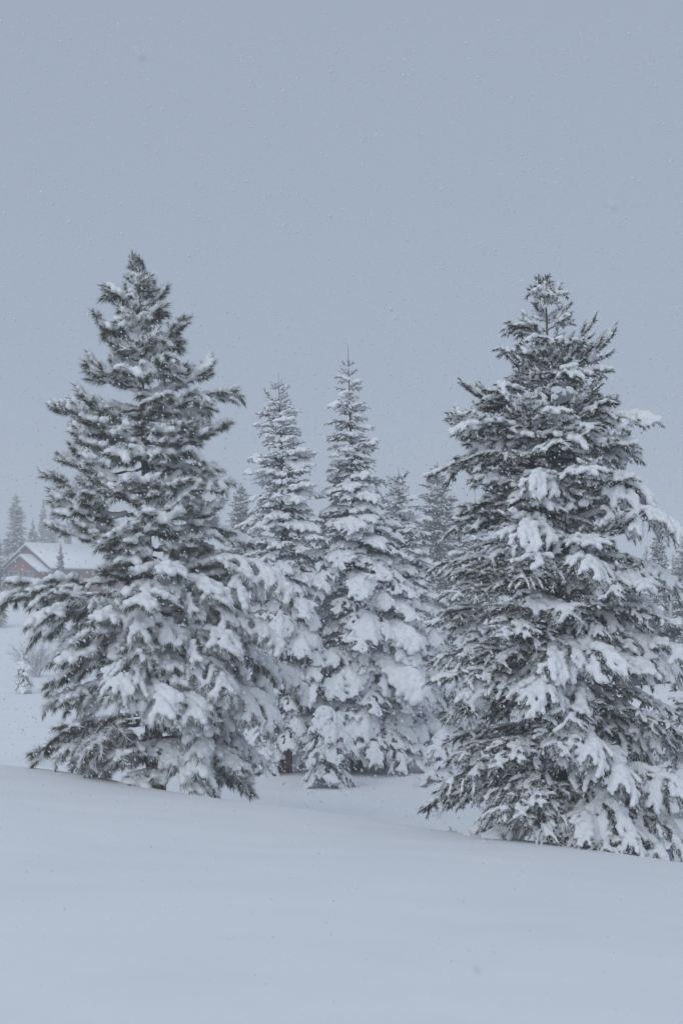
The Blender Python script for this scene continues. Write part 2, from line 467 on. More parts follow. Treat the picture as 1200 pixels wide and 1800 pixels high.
def pine(label, spec, D, trunk_px, r0, prof_tab, tips, bark, n_fill, lead, y_heavy):
    """trunk_px: [(px,py)...] bottom to top; prof_tab rows: py, left reach px, right reach px"""
    T = [world(x, y, D) for x, y in trunk_px]
    base = T[0].copy(); base[2] = gz(base[0], base[1])
    root = empty('pine_tree', tuple(base), label, 'pine tree')
    low = T[0].copy(); low[2] = base[2] - .3
    pts = [low] + T[1:]
    make_trunk(root, base, pts, r0, .008, bark)
    ty = np.array([p[1] for p in trunk_px])[::-1]; tx = np.array([p[0] for p in trunk_px])[::-1]
    def axis_at(py):
        return world(float(np.interp(py, ty, tx)), py, D)
    ytop, ybot = trunk_px[-1][1], trunk_px[0][1]
    H = ybot - ytop
    px_m = D / 2500
    def slope(py):          # rise of the tip over the attach, per metre of reach
        f = (py - ytop) / H
        return float(np.interp(f, [0, .12, .35, .6, .85, 1], [.95, .48, .16, -.03, -.24, -.32]))
    def style(py, cx, sy):
        f = (py - ytop) / H; lee = cx < -.25
        if f < .22: return ('up' if rng.random() < .5 else 'flat'), int(rng.choice([0, 1, 2], p=[.12, .5, .38]))
        if f < y_heavy: return ('up' if rng.random() < (.55 if spec == 'A' else .3) else 'arch'), (0 if rng.random() < (.22 if lee else .06) else 1 if rng.random() < .55 else 2)
        if lee: return ('arch' if rng.random() < .6 else 'flat'), int(rng.choice([0, 1, 2], p=[.35, .5, .15]))
        if sy < 0 or cx > .5: return ('arch' if rng.random() < .5 else 'heavy'), (1 if rng.random() < .45 else 2)
        return ('arch' if rng.random() < .7 else 'flat'), int(rng.choice([0, 1, 2], p=[.25, .5, .25]))
    # leader
    top = T[-1]
    for k in range(lead):
        a = rng.uniform(0, 6.28); q = world(trunk_px[-1][0], ytop + 14 + 10 * k, D)
        e = q + np.array([math.cos(a) * .055, math.sin(a) * .055, .17 + .05 * rng.random()])
        place_bough(root, base, q, e, spec, 'up', 0, int(rng.integers(2)))
    place_bough(root, base, world(trunk_px[-1][0], ytop + 28, D), top + np.array([.01, 0, .02]), spec, 'up', 0, 0)
    # silhouette boughs
    for px, py, *o in tips:
        dy = rng.uniform(-.45, .45)
        t = world(px, py, D)
        ax = axis_at(py); reach = abs(t[0] - ax[0])
        s = (o[0] * (.6 if o[0] > .15 else 1)) if o else slope(py)
        dep = dy * reach
        if len(o) > 3:
            dep = o[3]; t = world(px, py, D + dep); reach = math.hypot(t[0] - ax[0], dep); t[1] = D
        A = axis_at(min(ybot - 5, py + s * reach / px_m))
        t[1] += dep; t[2] = max(t[2], gz(t[0], t[1]) - .02); st, ld = style(py, float(np.sign(t[0] - ax[0])), 0)
        if len(o) > 1: st, ld = o[1], o[2]
        # pull the attach point out to the branch collar
        place_bough(root, base, A, t, spec, st, ld, int(rng.integers(2)))
    # filling boughs all round, in loose whorls
    cnt = 0; py = ytop + 34
    while cnt < n_fill and py < ybot + 6:
        l, r = prof(prof_tab, py)
        f = (py - ytop) / H
        k = 2 if f < .08 else (4 if f < .25 else 5)
        a0 = rng.uniform(0, 6.28)
        for j in range(k):
            a = a0 + j * 2 * math.pi / k + rng.normal(0, .25)
            cx, sy = math.cos(a), math.sin(a)
            side = r if cx > 0 else l
            mean = (l + r) / 2
            rr = (abs(cx) * side + (1 - abs(cx)) * mean) * rng.uniform(.66, 1.0) * px_m
            yy = py + rng.normal(0, 13)
            s = slope(yy) + rng.normal(0, .08)
            ax = axis_at(yy)
            t = ax + np.array([cx * rr, sy * rr, 0])
            A = axis_at(float(np.clip(yy + s * rr / px_m, ytop + 12, ybot - 4)))
            t[2] = max(t[2], gz(t[0], t[1]) - .01)
            if spec == 'B' and 1040 < ax[0] / D * 2500 + 600 + cx * rr / px_m < 1200 and 1178 < yy < 1262: continue
            st, ld = style(yy, cx, sy)
            place_bough(root, base, A, t, spec, st, ld, int(rng.integers(2)))
            cnt += 1
        py += H * float(np.interp(f, [0, .3, 1], [.022, .027, .032])) * (200 / n_fill) ** .6
    return root, base, axis_at

# left pine
LP = [(0, 0, 0)]
rootA, baseA, axA = pine(
    'tall long-needled pine on the left, open crown of frosted needle tufts with snow-laden low boughs', 'A', 20.6,
    [(277, 1388), (266, 1180), (259, 1000), (256, 850), (251, 700), (246, 560), (243, 463)], .135,
    [(448, 12, 12), (500, 42, 40), (560, 66, 66), (630, 80, 105), (700, 140, 140), (760, 130, 130), (840, 140, 140), (920, 150, 130),
     (955, 95, 150), (1010, 100, 180), (1045, 185, 205), (1080, 205, 225), (1150, 205, 220), (1250, 180, 215), (1330, 185, 190), (1390, 150, 150)],
    [(226, 488, .9, 'up', 1), (262, 486, .9, 'up', 1), (218, 512, .8, 'up', 2), (270, 508, .8, 'up', 1), (240, 498, .9, 'up', 1, -.25), (192, 512), (288, 503), (170, 556), (327, 570), (160, 632), (376, 637), (80, 706, .25), (425, 692, .4), (398, 742), (92, 792, .3),
     (88, 835, .25), (408, 850), (385, 890), (90, 880), (85, 925, .0), (440, 950, -.05, 'arch', 2), (20, 1048, -.14, 'flat', 1), (-25, 1050, -.13, 'flat', 2),
     (60, 1092, -.12, 'arch', 2), (515, 1040, -.1, 'heavy', 2), (40, 1118, -.1, 'arch', 1), (470, 1030, 0, 'heavy', 2), (500, 1135, -.15, 'heavy', 2),
     (90, 1170, -.1, 'arch', 1), (80, 1240, -.2, 'arch', 1), (535, 1225, -.2, 'heavy', 2), (490, 1270, -.3, 'heavy', 2), (470, 1180, -.2, 'heavy', 2),
     (60, 1342, -.42, 'arch', 0), (100, 1330, -.4, 'arch', 1), (150, 1320, -.4, 'arch', 1), (450, 1398, -.45, 'arch', 1), (400, 1380, -.5, 'arch', 1),
     (435, 1330, -.35, 'heavy', 2),
     (222, 1235, -.2, 'heavy', 2, -1.35), (345, 1265, -.2, 'heavy', 2, -1.4), (240, 1165, -.1, 'heavy', 2, -1.2), (268, 905, .1, 'arch', 2, -.9), (185, 960, 0, 'arch', 1, -.8),
     (312, 1345, -.3, 'heavy', 2, -.9), (365, 1365, -.3, 'heavy', 2, -1.0), (400, 1062, -.1, 'heavy', 2, -.9), (262, 1050, 0, 'heavy', 2, -1.1), (180, 1090, 0, 'arch', 2, -1.2),
     (265, 700, .3, 'arch', 1, -.6), (200, 800, .2, 'arch', 2, -.8), (330, 870, .1, 'arch', 2, -.8), (200, 1340, -.3, 'arch', 1, -1.1), (415, 1150, -.1, 'heavy', 2, -1.1)],
    M_bark, 150, 3, .60)

# right pine
rootB, baseB, axB = pine(
    'broad dense pine on the right with dark short needles and thick clumps of snow', 'B', 17.6,
    [(1012, 1492), (985, 1250), (970, 1000), (966, 820), (963, 680), (960, 560), (957, 506)], .14,
    [(490, 8, 8), (540, 26, 28), (580, 55, 68), (650, 80, 100), (700, 120, 125), (760, 160, 150), (830, 180, 150), (900, 165, 170),
     (980, 195, 190), (1060, 205, 215), (1150, 215, 215), (1195, 215, 110), (1240, 215, 105), (1275, 215, 225), (1350, 215, 215), (1430, 235, 215), (1500, 220, 190)],
    [(938, 506), (985, 506), (940, 534), (995, 538), (895, 572, .25), (1036, 570), (1070, 590), (880, 612, .3), (905, 645), (1065, 655, .1), (820, 675, .45),
     (1092, 692, .3), (788, 733, .35), (1145, 738, .3), (800, 762, .2), (1122, 800, -.1, 'arch', 2), (835, 790, .0, 'heavy', 2), (752, 840, -.1, 'arch', 1),
     (1135, 885, -.2, 'heavy', 2), (800, 900, 0), (1185, 945, -.1, 'heavy', 2), (835, 960), (1195, 1035, -.1, 'heavy', 2), (748, 1000, .05, 'arch', 0),
     (770, 1050, 0, 'arch', 0), (760, 1100, 0, 'arch', 1), (1165, 1100, -.2, 'arch', 1), (750, 1165, 0, 'arch', 0), (1215, 1190, -.12, 'heavy', 2), (1168, 1176, -.12, 'heavy', 2, -.4), (1205, 1150, -.1, 'arch', 2, -.5), (750, 1195, 0, 'arch', 1),
     (775, 1265, -.1, 'arch', 0), (1195, 1262, -.3, 'arch', 1), (1215, 1330, -.3, 'heavy', 2), (770, 1385, -.35, 'arch', 0), (750, 1440, -.3, 'arch', 0), (790, 1420, -.3, 'arch', 1),
     (1220, 1420, -.35, 'heavy', 2), (1190, 1480, -.4, 'heavy', 2), (830, 1450, -.3, 'arch', 0), (1130, 1470, -.4, 'heavy', 2), (1060, 1465, -.4, 'heavy', 2),
     (925, 1240, -.1, 'heavy', 2, -1.4), (1080, 1165, -.1, 'heavy', 2, -1.2), (918, 945, 0, 'heavy', 2, -1.1), (935, 850, .1, 'heavy', 2, -1.0), (1012, 775, .1, 'arch', 2, -.8),
     (1045, 1345, -.2, 'heavy', 2, -1.5), (1105, 1395, -.2, 'heavy', 2, -1.5), (1120, 1500, -.3, 'heavy', 2, -1.35), (1040, 1485, -.3, 'heavy', 2, -1.4), (1170, 1510, -.3, 'heavy', 2, -1.0),
     (900, 1455, -.3, 'arch', 0, -1.2), (960, 1475, -.3, 'heavy', 1, -1.3), (1000, 1080, 0, 'arch', 1, -1.3), (870, 1120, 0, 'arch', 1, -1.2), (980, 1330, -.2, 'arch', 1, -1.5), (860, 1350, -.2, 'arch', 1, -1.1), (1010, 660, .3, 'arch', 1, -.5)],
    M_bark, 215, 3, .42)

# ------------------------------------------------------------------ firs
def fir(label, D, trunk_px, r0, prof_tab, step_px, spec='F', bark=None, load_from=.3, clear=.0, heavy=.55, group=None, kmax=7, droopf=1., sap=False, name='fir_tree', cat='fir tree'):
    T = [world(x, y, D) for x, y in trunk_px]
    base = T[0].copy(); base[2] = gz(base[0], base[1])
    root = empty(name, tuple(base), label, cat, group)
    low = T[0].copy(); low[2] = base[2] - .3
    make_trunk(root, base, [low] + T[1:], r0, .003, bark or M_barkR, 10)
    ty = np.array([p[1] for p in trunk_px])[::-1]; tx = np.array([p[0] for p in trunk_px])[::-1]
    def axis_at(py): return world(float(np.interp(py, ty, tx)), py, D)
    ytop, ybot = trunk_px[-1][1], trunk_px[0][1]; H = ybot - ytop; px_m = D / 2500
    py = ytop + H * .035
    yend = ybot - H * clear + (step_px if sap else 0)
    # bare leader sprigs
    while py < yend:
        f = (py - ytop) / H
        l, r = prof(prof_tab, py)
        k = 3 if f < .08 else (4 if f < .2 else kmax)
        a0 = rng.uniform(0, 6.28)
        for j in range(k):
            a = a0 + j * 2 * math.pi / k + rng.normal(0, .22)
            cx, sy = math.cos(a), math.sin(a)
            side = r if cx > 0 else l
            rr = (abs(cx) * side + (1 - abs(cx)) * (l + r) / 2) * rng.uniform(.62, 1.16) * px_m
            if rr < .05: continue
            s = float(np.interp(f, [0, .1, .3, .6, 1], [.9, .40, -.02, -.40, -.65])) * droopf + rng.normal(0, .07)
            if sap: s = -1.25
            yy = py + rng.normal(0, step_px * .3)
            ax = axis_at(yy); t = ax + np.array([cx * rr, sy * rr, 0])
            A = axis_at(float(np.clip(yy + s * rr / px_m, ytop + 4, ybot - 4)))
            t[2] = max(t[2], gz(t[0], t[1]) + .0)
            if f < .07: st, ld = 'up', 0
            elif f < load_from: st, ld = ('flat' if rng.random() < .5 else 'arch'), int(rng.choice([0, 1, 2], p=[.2, .5, .3]))
            elif f < heavy: st, ld = 'arch', 1 if rng.random() < .55 else 2
            else: st, ld = ('heavy' if rng.random() < .45 else 'arch'), (2 if rng.random() < .5 else 1)
            if sap: st, ld = 'flat', (2 if rng.random() < .35 else 1)
            place_bough(root, base, A, t, spec, st, ld, int(rng.integers(2)))
        py += step_px * (.8 + .5 * f)
    return root, base, axis_at

fir('slim fir with a bare brown trunk foot, left of the tallest middle fir', 30,
    [(502, 1362), (500, 1000), (494, 760), (489, 655)], .15,
    [(655, 3, 3), (690, 22, 20), (735, 42, 30), (790, 60, 50), (850, 62, 62), (900, 62, 62), (960, 80, 75), (1050, 85, 85), (1200, 88, 80), (1320, 70, 70)], 22, clear=.045)
fir('tallest fir in the middle with a thin bare spire and snowy skirts', 30.5,
    [(627, 1364), (625, 1000), (616, 760), (611, 606)], .13,
    [(606, 3, 3), (640, 12, 12), (665, 24, 24), (700, 24, 26), (760, 42, 46), (800, 40, 48), (850, 52, 52), (930, 72, 72), (1040, 96, 108), (1150, 112, 138), (1250, 122, 145), (1340, 112, 135)], 20, clear=.0, droopf=.85)
fir('shorter snow-covered fir just right of the tallest fir, pale rounded boughs', 31,
    [(707, 1360), (706, 1100), (702, 900), (700, 820)], .12,
    [(820, 3, 3), (850, 22, 22), (900, 40, 42), (960, 48, 52), (1040, 62, 72), (1150, 75, 88), (1250, 75, 82), (1330, 60, 60)], 19, clear=.08, load_from=.12, heavy=.4)
fir('small bowed fir sapling plastered with snow before the tallest fir', 27.6,
    [(578, 1380), (577, 1300), (572, 1242)], .04,
    [(1240, 3, 3), (1262, 16, 18), (1300, 36, 38), (1345, 48, 50), (1366, 44, 46)], 17, load_from=.05, heavy=.1, kmax=4, sap=True)
fir('small half-buried fir sapling at the left foot of the right pine', 27.5,
    [(775, 1382), (776, 1330), (780, 1285)], .035,
    [(1285, 3, 3), (1305, 14, 14), (1340, 28, 24), (1372, 34, 28)], 15, load_from=.05, heavy=.4, kmax=4, sap=True)
fir('low snow-buried fir seedling behind the left pine, left of the dark trunk foot', 29.5,
    [(464, 1362), (464, 1330), (464, 1308)], .03,
    [(1308, 12, 12), (1325, 28, 28), (1352, 34, 34)], 11, load_from=.02, heavy=.05, kmax=4, sap=True)
fir('young snowy fir glimpsed between the shorter fir and the right pine', 34,
    [(792, 1330), (790, 1230), (787, 1120)], .07,
    [(1120, 4, 4), (1160, 24, 24), (1220, 42, 40), (1300, 52, 50)], 17, load_from=.1, heavy=.3)
fir('dark fir crowded behind the left side of the right pine', 36,
    [(836, 1320), (836, 1100), (834, 862)], .12,
    [(862, 4, 4), (900, 26, 26), (960, 44, 44), (1050, 66, 66), (1200, 78, 78), (1300, 70, 70)], 21, load_from=.3, heavy=.8)
fir('bluish fir at the right frame edge below the snowy porch roof', 24,
    [(1222, 1425), (1222, 1300), (1222, 1180)], .07,
    [(1180, 4, 4), (1220, 40, 30), (1280, 62, 50), (1340, 74, 60), (1400, 70, 60)], 16, load_from=.2, heavy=.5)
fir('misty fir standing behind the right shoulder of the right pine', 58,
    [(1120, 1245), (1120, 1100), (1118, 985)], .13,
    [(985, 4, 4), (1020, 26, 26), (1100, 50, 48), (1200, 62, 60), (1300, 62, 60)], 20, load_from=.3, heavy=.8)

# ------------------------------------------------------------------ distant trees (crown as one mesh each, shared shapes)
def lowpoly_bough(L, load):
    """light fir bough of spray cards with snow lumps, for trees beyond 45 m"""
    mb = MB(); n = max(6, int(L / .10))
    for i in range(n):
        t = (i + .6) / n
        for sd in (-1, 1, 0):
            l = (.16 + .34 * (1 - t) * L) * rng.uniform(.7, 1.2)
            o = np.array([L * t, 0, .06 * L * math.sin(math.pi * t)])
            a = R(50) * sd + rng.normal(0, .2)
            d = np.array([math.cos(a), math.sin(a), -.25 - .25 * rng.random()])
            for q in range(4):
                oo = o + d * l * (q / 4) 
                dd = unit(d + rng.normal(0, .45, 3)) * l * .5
                s = unit(np.cross(dd, rng.normal(0, 1, 3))) * .022
                mb.add([oo - s, oo + s, oo + dd], [[0, 1, 2]], 1, float(rng.random() < .30))
            if rng.random() < load:
                r = rng.uniform(.03, .06)
                c = o + d * l * rng.uniform(.2, .8) + np.array([0, 0, r * .5])
                th = np.arange(5) * 2 * math.pi / 5 + rng.uniform(0, 1)
                ring = np.stack([c[0] + np.cos(th) * r * 1.5, c[1] + np.sin(th) * r * 1.3, np.full(5, c[2]) - .02], 1)
                v = np.vstack([ring, c + [0, 0, r * .7]])
                mb.add(v, [[k, (k + 1) % 5, 5] for k in range(5)], 2)
    return mb.arrays()

def far_crown(H, W, seed, load, narrow=1.0):
    mb = MB(); LB = [lowpoly_bough(q, load) for q in (.4, .8, 1.3, 1.9) for _ in range(2)]
    Ls = [.4, .4, .8, .8, 1.3, 1.3, 1.9, 1.9]
    z = H * .985
    while z > H * .06:
        f = 1 - z / H
        R0 = W * (f ** .72) * rng.uniform(.8, 1.12)
        k = 5 if f < .15 else 10
        for j in range(k):
            a = rng.uniform(0, 6.28); r = max(.12, R0 * rng.uniform(.7, 1.1))
            i = int(np.argmin([abs(math.log(r / q)) for q in Ls[::2]])) * 2 + int(rng.integers(2))
            v, F, m, fr = LB[i]; s = r / Ls[i]
            pitch = np.interp(f, [0, .2, .6, 1], [-.7, -.1, .22, .35])
            ca, sa, cp, sp = math.cos(a), math.sin(a), math.cos(pitch), math.sin(pitch)
            x = v[:, 0] * cp + v[:, 2] * sp; zz = -v[:, 0] * sp + v[:, 2] * cp; y = v[:, 1]
            V = np.stack([x * ca - y * sa, x * sa + y * ca, zz], 1) * s + [0, 0, z + rng.normal(0, .06)]
            mb.v.append(V.astype(np.float32)); mb.f.append(np.where(F >= 0, F + mb.n, -1)); mb.m.append(m); mb.fr.append(fr); mb.n += len(V)
        z -= H * .018 * (1 + f * .6)
    tube(mb, [[0, 0, H * .5], [0, 0, H]], [.05, .01], 5, 0)
    return mb.mesh('crown', [M_twig, M_nF, M_snow])
FAR = [(9.0, 1.7, far_crown(9.0, 1.7, 0, .55)), (9.0, 2.2, far_crown(9.0, 2.2, 1, .75)), (9.0, 1.35, far_crown(9.0, 1.35, 2, .5))]
_tm = MB(); tube(_tm, [[0, 0, -.5], [0, 0, 2], [0, 0, 7.5]], [.19, .15, .05], 8); FTR = _tm.mesh('trunk', [M_bark], True)

def far_tree(px, ytop, D, kind, label, wide=1.0, group=None):
    if D > 58: D *= 1.3
    t = world(px, ytop, D); b = np.array([t[0], D, gz(t[0], D)])
    H = t[2] - b[2]; s = H / 9.0
    r = empty('conifer_tree', tuple(b), label, 'conifer tree', group)
    r.rotation_euler.z = rng.uniform(0, 6.28); r.scale = (s * wide, s * wide, s)
    link('trunk', FTR, r); link('crown', FAR[kind][2], r)
    return r

far_tree(768, 812, 62, 1, 'misty blue-grey conifer left of the right pine and beyond the shorter fir', 1.15)
far_tree(424, 850, 66, 1, 'misty conifer half hidden between the left pine and the slim fir', 1.0)
far_tree(452, 905, 74, 0, 'lower faint conifer beside the misty one behind the slim fir', .8)
far_tree(29, 868, 120, 1, 'faded conifer above the red house at the left frame edge', 1.0)
far_tree(-14, 905, 124, 0, 'faded conifer cut by the left frame edge, behind the red house', 1.1)
far_tree(58, 915, 130, 0, 'short faded conifer close right of the tallest one above the red house', 1.05)
far_tree(77, 878, 142, 2, 'pale slim conifer behind the red house roof ridge', .8)
far_tree(93, 884, 146, 2, 'palest slim conifer at the edge of the left pine, above the roof', .8)
far_tree(120, 905, 150, 0, 'very faint conifer behind the snowy roof, partly covered by the left pine', .7)
far_tree(-3, 935, 78, 1, 'snow-plastered conifer at the left frame edge in front of the red house', .6)
far_tree(107, 952, 70, 0, 'small snowy conifer standing in front of the roof of the red house', .6)
far_tree(1156, 912, 70, 2, 'thin-topped conifer in the mist right of the right pine', .9)
far_tree(1205, 945, 62, 1, 'broad misty conifer at the right frame edge behind the metal pole', 1.1)
far_tree(1203, 1078, 43, 1, 'snowy conifer in front of the grey cabin wall at the right frame edge', .75)
far_tree(1182, 975, 80, 0, 'faint conifer between the thin-topped one and the right frame edge', .8)
far_tree(1135, 960, 85, 0, 'faint conifer just behind the thin-topped one at the right pine', .8)
far_tree(535, 960, 80, 0, 'faint conifer seen in the gap between the two tallest firs', .8)
far_tree(665, 930, 84, 1, 'faint conifer seen between the tallest fir and the shorter fir', .7)
far_tree(735, 925, 90, 0, 'faint low conifer left of the misty blue-grey one', .8)
far_tree(812, 905, 85, 0, 'faint low conifer right of the misty blue-grey one', .8)
for i, (px, yt, D) in enumerate([(150, 958, 165), (190, 950, 175)]):
    far_tree(px, yt, D, i % 3, ['very faint distant conifer rising just over the right end of the snowy house roof', 'faintest distant conifer, beyond the house and glimpsed through the left pine'][i], 1.2)

# ------------------------------------------------------------------ shrubs
def shrub(label, px, py, D, w_px, h_px, n, name='shrub', rad=.006):
    b = world(px, py, D); b[2] = gz(b[0], b[1]) - .02
    mb = MB(); s = D / 2500; mb2 = []
    for i in range(n):
        a = rng.uniform(0, 6.28); h = h_px * s * rng.uniform(.5, 1.05); r = w_px * s * rng.uniform(.15, 1)
        P = [np.zeros(3) + [rng.normal(0, .1), rng.normal(0, .1), 0]]
        e = np.array([math.cos(a) * r, math.sin(a) * r * .6, h])
        for t in np.linspace(.2, 1, 6):
            P.append(P[0] * (1 - t) + e * t + np.array([0, 0, .15 * h * math.sin(t * 3.14)]) + rng.normal(0, .03, 3))
        P = np.array(P); tube(mb, P, np.linspace(rad * 1.8, rad * .6, len(P)), 3, 0, cap=False)
        for q in range(5):
            i0 = int(rng.integers(2, 6)); d = unit(P[min(i0 + 1, 6)] - P[i0] + rng.normal(0, .12, 3))
            Q = P[i0] + np.outer(np.linspace(0, h * .3, 4), d) + rng.normal(0, .012, (4, 3))
            tube(mb, Q, np.linspace(rad, rad * .5, 4), 3, 0, cap=False)
    r = empty(name, tuple(b), label, 'shrub')
    link('twigs', mb.mesh('twigs', [M_shrub]), r)
shrub('leafless pinkish-brown shrub in the snow at the left, behind the small snowy sapling', 62, 1182, 66, 58, 58, 90, rad=.011)
shrub('leafless shrub behind the left edge of the left pine, right of the pinkish one', 135, 1188, 58, 40, 62, 50, rad=.009)
shrub('few bare twigs poking from the snow left of the foot of the right pine', 768, 1392, 24, 22, 20, 3, name='bare_twigs', rad=.0035)
shrub('bare twigs in the snow below the right pine, nearer than the sapling', 800, 1400, 22, 20, 24, 3, name='bare_twigs', rad=.0035)
fir('tiny snow-caked sapling in front of the pinkish shrub at the left', 55,
    [(42, 1216), (42, 1190), (42, 1150)], .04, [(1150, 4, 4), (1175, 12, 12), (1210, 18, 18)], 13, load_from=.02, heavy=.05, kmax=4, sap=True)

# ------------------------------------------------------------------ houses
def flat(name, col, rough=.8, var=.12, scale=3.0, bumpy=None):
    m, t, b = mat(name)
    n = noise(t, scale, 4, .6, obj_pos(t))
    c0 = tuple(x * (1 - var) for x in col); c1 = tuple(min(1, x * (1 + var)) for x in col)
    r = ramp(t, n.outputs[0], [(.3, c0), (.7, c1)]); t.links.new(r.outputs[0], b.inputs['Base Color'])
    b.inputs['Roughness'].default_value = rough
    return m
M_red = flat('red_siding', (.20, .05, .045)); M_trim = flat('pale_trim', (.26, .25, .26)); M_glass = flat('window_glass', (.10, .12, .13), .15)
M_grey = flat('slate_siding', (.11, .12, .145)); M_wood = flat('orange_wood', (.48, .22, .09), .7, .2, 9); M_roof = flat('dark_roof', (.05, .05, .055))

def gable_body(name, parent, W, L, zb, ze, zr, m):
    """walls of a gabled block: local X along ridge (0..L), Y across (-W/2..W/2)"""
    mb = MB(); h = W / 2
    v = [[0, -h, zb], [0, h, zb], [0, h, ze], [0, 0, zr], [0, -h, ze], [L, -h, zb], [L, h, zb], [L, h, ze], [L, 0, zr], [L, -h, ze]]
    mb.add(v, [[0, 4, 2, 1], [5, 6, 7, 9], [0, 5, 9, 4], [1, 2, 7, 6]]); mb.add(v, [[4, 3, 2], [9, 7, 8]])
    return link(name, mb.mesh(name, [m]), parent)
def roof_slab(name, parent, W, L, ze, zr, over, th, lift, m, rnd=False):
    mb = MB(); h = W / 2; sl = (zr - ze) / h; out = []
    for sd in (-1, 1):
        p = [[-over, 0, zr + lift], [L + over, 0, zr + lift], [L + over, sd * (h + over), zr - sl * (h + over) + lift], [-over, sd * (h + over), zr - sl * (h + over) + lift]]
        q = [[a, b, c + th] for a, b, c in p]
        if rnd:
            q = [[a + (.12 if a < 0 else -.12), b * .97, c - (.02 if abs(b) < .1 else .05)] for a, b, c in q]
        v = p + q
        mb.add(v, [[0, 1, 2, 3], [4, 7, 6, 5], [0, 4, 5, 1], [1, 5, 6, 2], [2, 6, 7, 3], [3, 7, 4, 0]])
    return link(name, mb.mesh(name, [m]), parent)
def window_at(parent, c, w, h, axis='y'):
    """window on a wall whose outward normal is -X of the parent"""
    f = MB()
    x, y, z = c; t = .12
    for (dy, dz, sy, sz) in ((0, h / 2, w + t, t), (0, -h / 2, w + t, t), (-w / 2, 0, t, h - t), (w / 2, 0, t, h - t), (0, 0, t * .6, h - t)):
        box(f, (x - .04, y + dy, z + dz), (.08, sy, sz))
    o = link('window', f.mesh('window', [M_trim]), parent)
    g2 = MB(); box(g2, (x + .0, y, z), (.03, w - t, h - t)); link('pane', g2.mesh('pane', [M_glass]), o)

# red house, left distance
Dh = 150; ap = world(51, 962, Dh)
hz = gz(ap[0], ap[1])
h1 = empty('house', (ap[0], ap[1], hz), 'red gabled house with a thick snow roof in the distance behind the left pine', 'house')
h1.rotation_euler.z = R(57)
KH = Dh / 122; h1.scale = (KH, KH, KH); zr = (ap[2] - hz) / KH
gable_body('wall', h1, 5.2, 12, 0, zr - 1.75, zr, M_red)
rf = roof_slab('roof', h1, 5.2, 12, zr - 1.75, zr, .5, .14, .02, M_roof); roof_slab('snow_load', rf, 5.2, 12, zr - 1.75, zr, .42, .30, .165, M_snow, True)
# projecting lower gable on the end wall
p = bpy.data.objects.new('porch_wing', None); C.objects.link(p); p.parent = h1; p.location = (-1.6, -.85, 0)
gable_body('wing_wall', p, 3.9, 1.58, 0, zr - 2.15, zr - .95, M_red)
roof_slab('wing_roof', p, 3.9, 1.6, zr - 2.15, zr - .95, .35, .12, .02, M_roof); roof_slab('wing_snow', p, 3.9, 1.25, zr - 2.15, zr - .95, .28, .22, .145, M_snow, True)
for yy in (-.85, .85):
    window_at(h1, (-1.63, -.85 + yy, zr - 2.75), 1.2, 1.3)
window_at(h1, (-.03, 1.9, zr - 3.0), .7, 1.2)
ch = MB(); box(ch, (9.5, .9, zr - .1), (.5, .5, .9)); link('chimney', ch.mesh('chimney', [M_grey]), rf)

# slate grey cabin on the right behind the pine
Dc = 50
a = world(1084, 1122, Dc); b_r = world(1330, 1122, Dc)
cz = gz(a[0] + 2, Dc)
h2 = empty('cabin', (a[0], Dc, cz), 'slate grey cabin with an orange timber corner behind the right pine', 'cabin')
Wd = b_r[0] - a[0]; He = a[2] - cz
UX = world(1168, 1122, Dc)[0] - a[0]; LH = He - 1.15
h2.rotation_euler.z = -R(11.5)
mb = MB(); box(mb, (UX / 2 + .05, 2.5, LH / 2 - .2), (UX - .2, 4.9, LH + .4)); link('wing_wall', mb.mesh('wing_wall', [M_grey]), h2)
mb = MB(); box(mb, (UX / 2, 2.4, LH + .06), (UX + .3, 5.6, .12)); wr_ = link('wing_roof', mb.mesh('wing_roof', [M_roof]), h2)
mb = MB(); box(mb, ((UX + Wd) / 2, 2.5, He / 2 - .2), (Wd - UX - .1, 5, He + .4)); link('wall', mb.mesh('wall', [M_grey]), h2)
for k in range(int(He / .28)):
    if k == 0:
        pl = MB(); box(pl, (0, 0, 0), (Wd - UX - .15, .03, .26), tilt=np.array([[1, 0, 0], [0, math.cos(.06), -math.sin(.06)], [0, math.sin(.06), math.cos(.06)]]))
        plm = pl.mesh('siding_board', [M_grey])
    link('siding_board', plm, h2, ((Wd + UX) / 2 + .02, -.03, .15 + k * .28))
mb = MB(); box(mb, (.06, -.10, LH / 2 - .2), (.34, .34, LH + .38)); link('corner_post', mb.mesh('corner_post', [M_wood]), h2)
mb = MB(); box(mb, ((UX + Wd) / 2, 2.75, He + .12), (Wd - UX + .5, 6.0, .16), tilt=np.array([[1, 0, 0], [0, math.cos(.1), math.sin(.1)], [0, -math.sin(.1), math.cos(.1)]]).T)
rf = link('roof', mb.mesh('roof', [M_roof]), h2)
v0, f0 = ico()
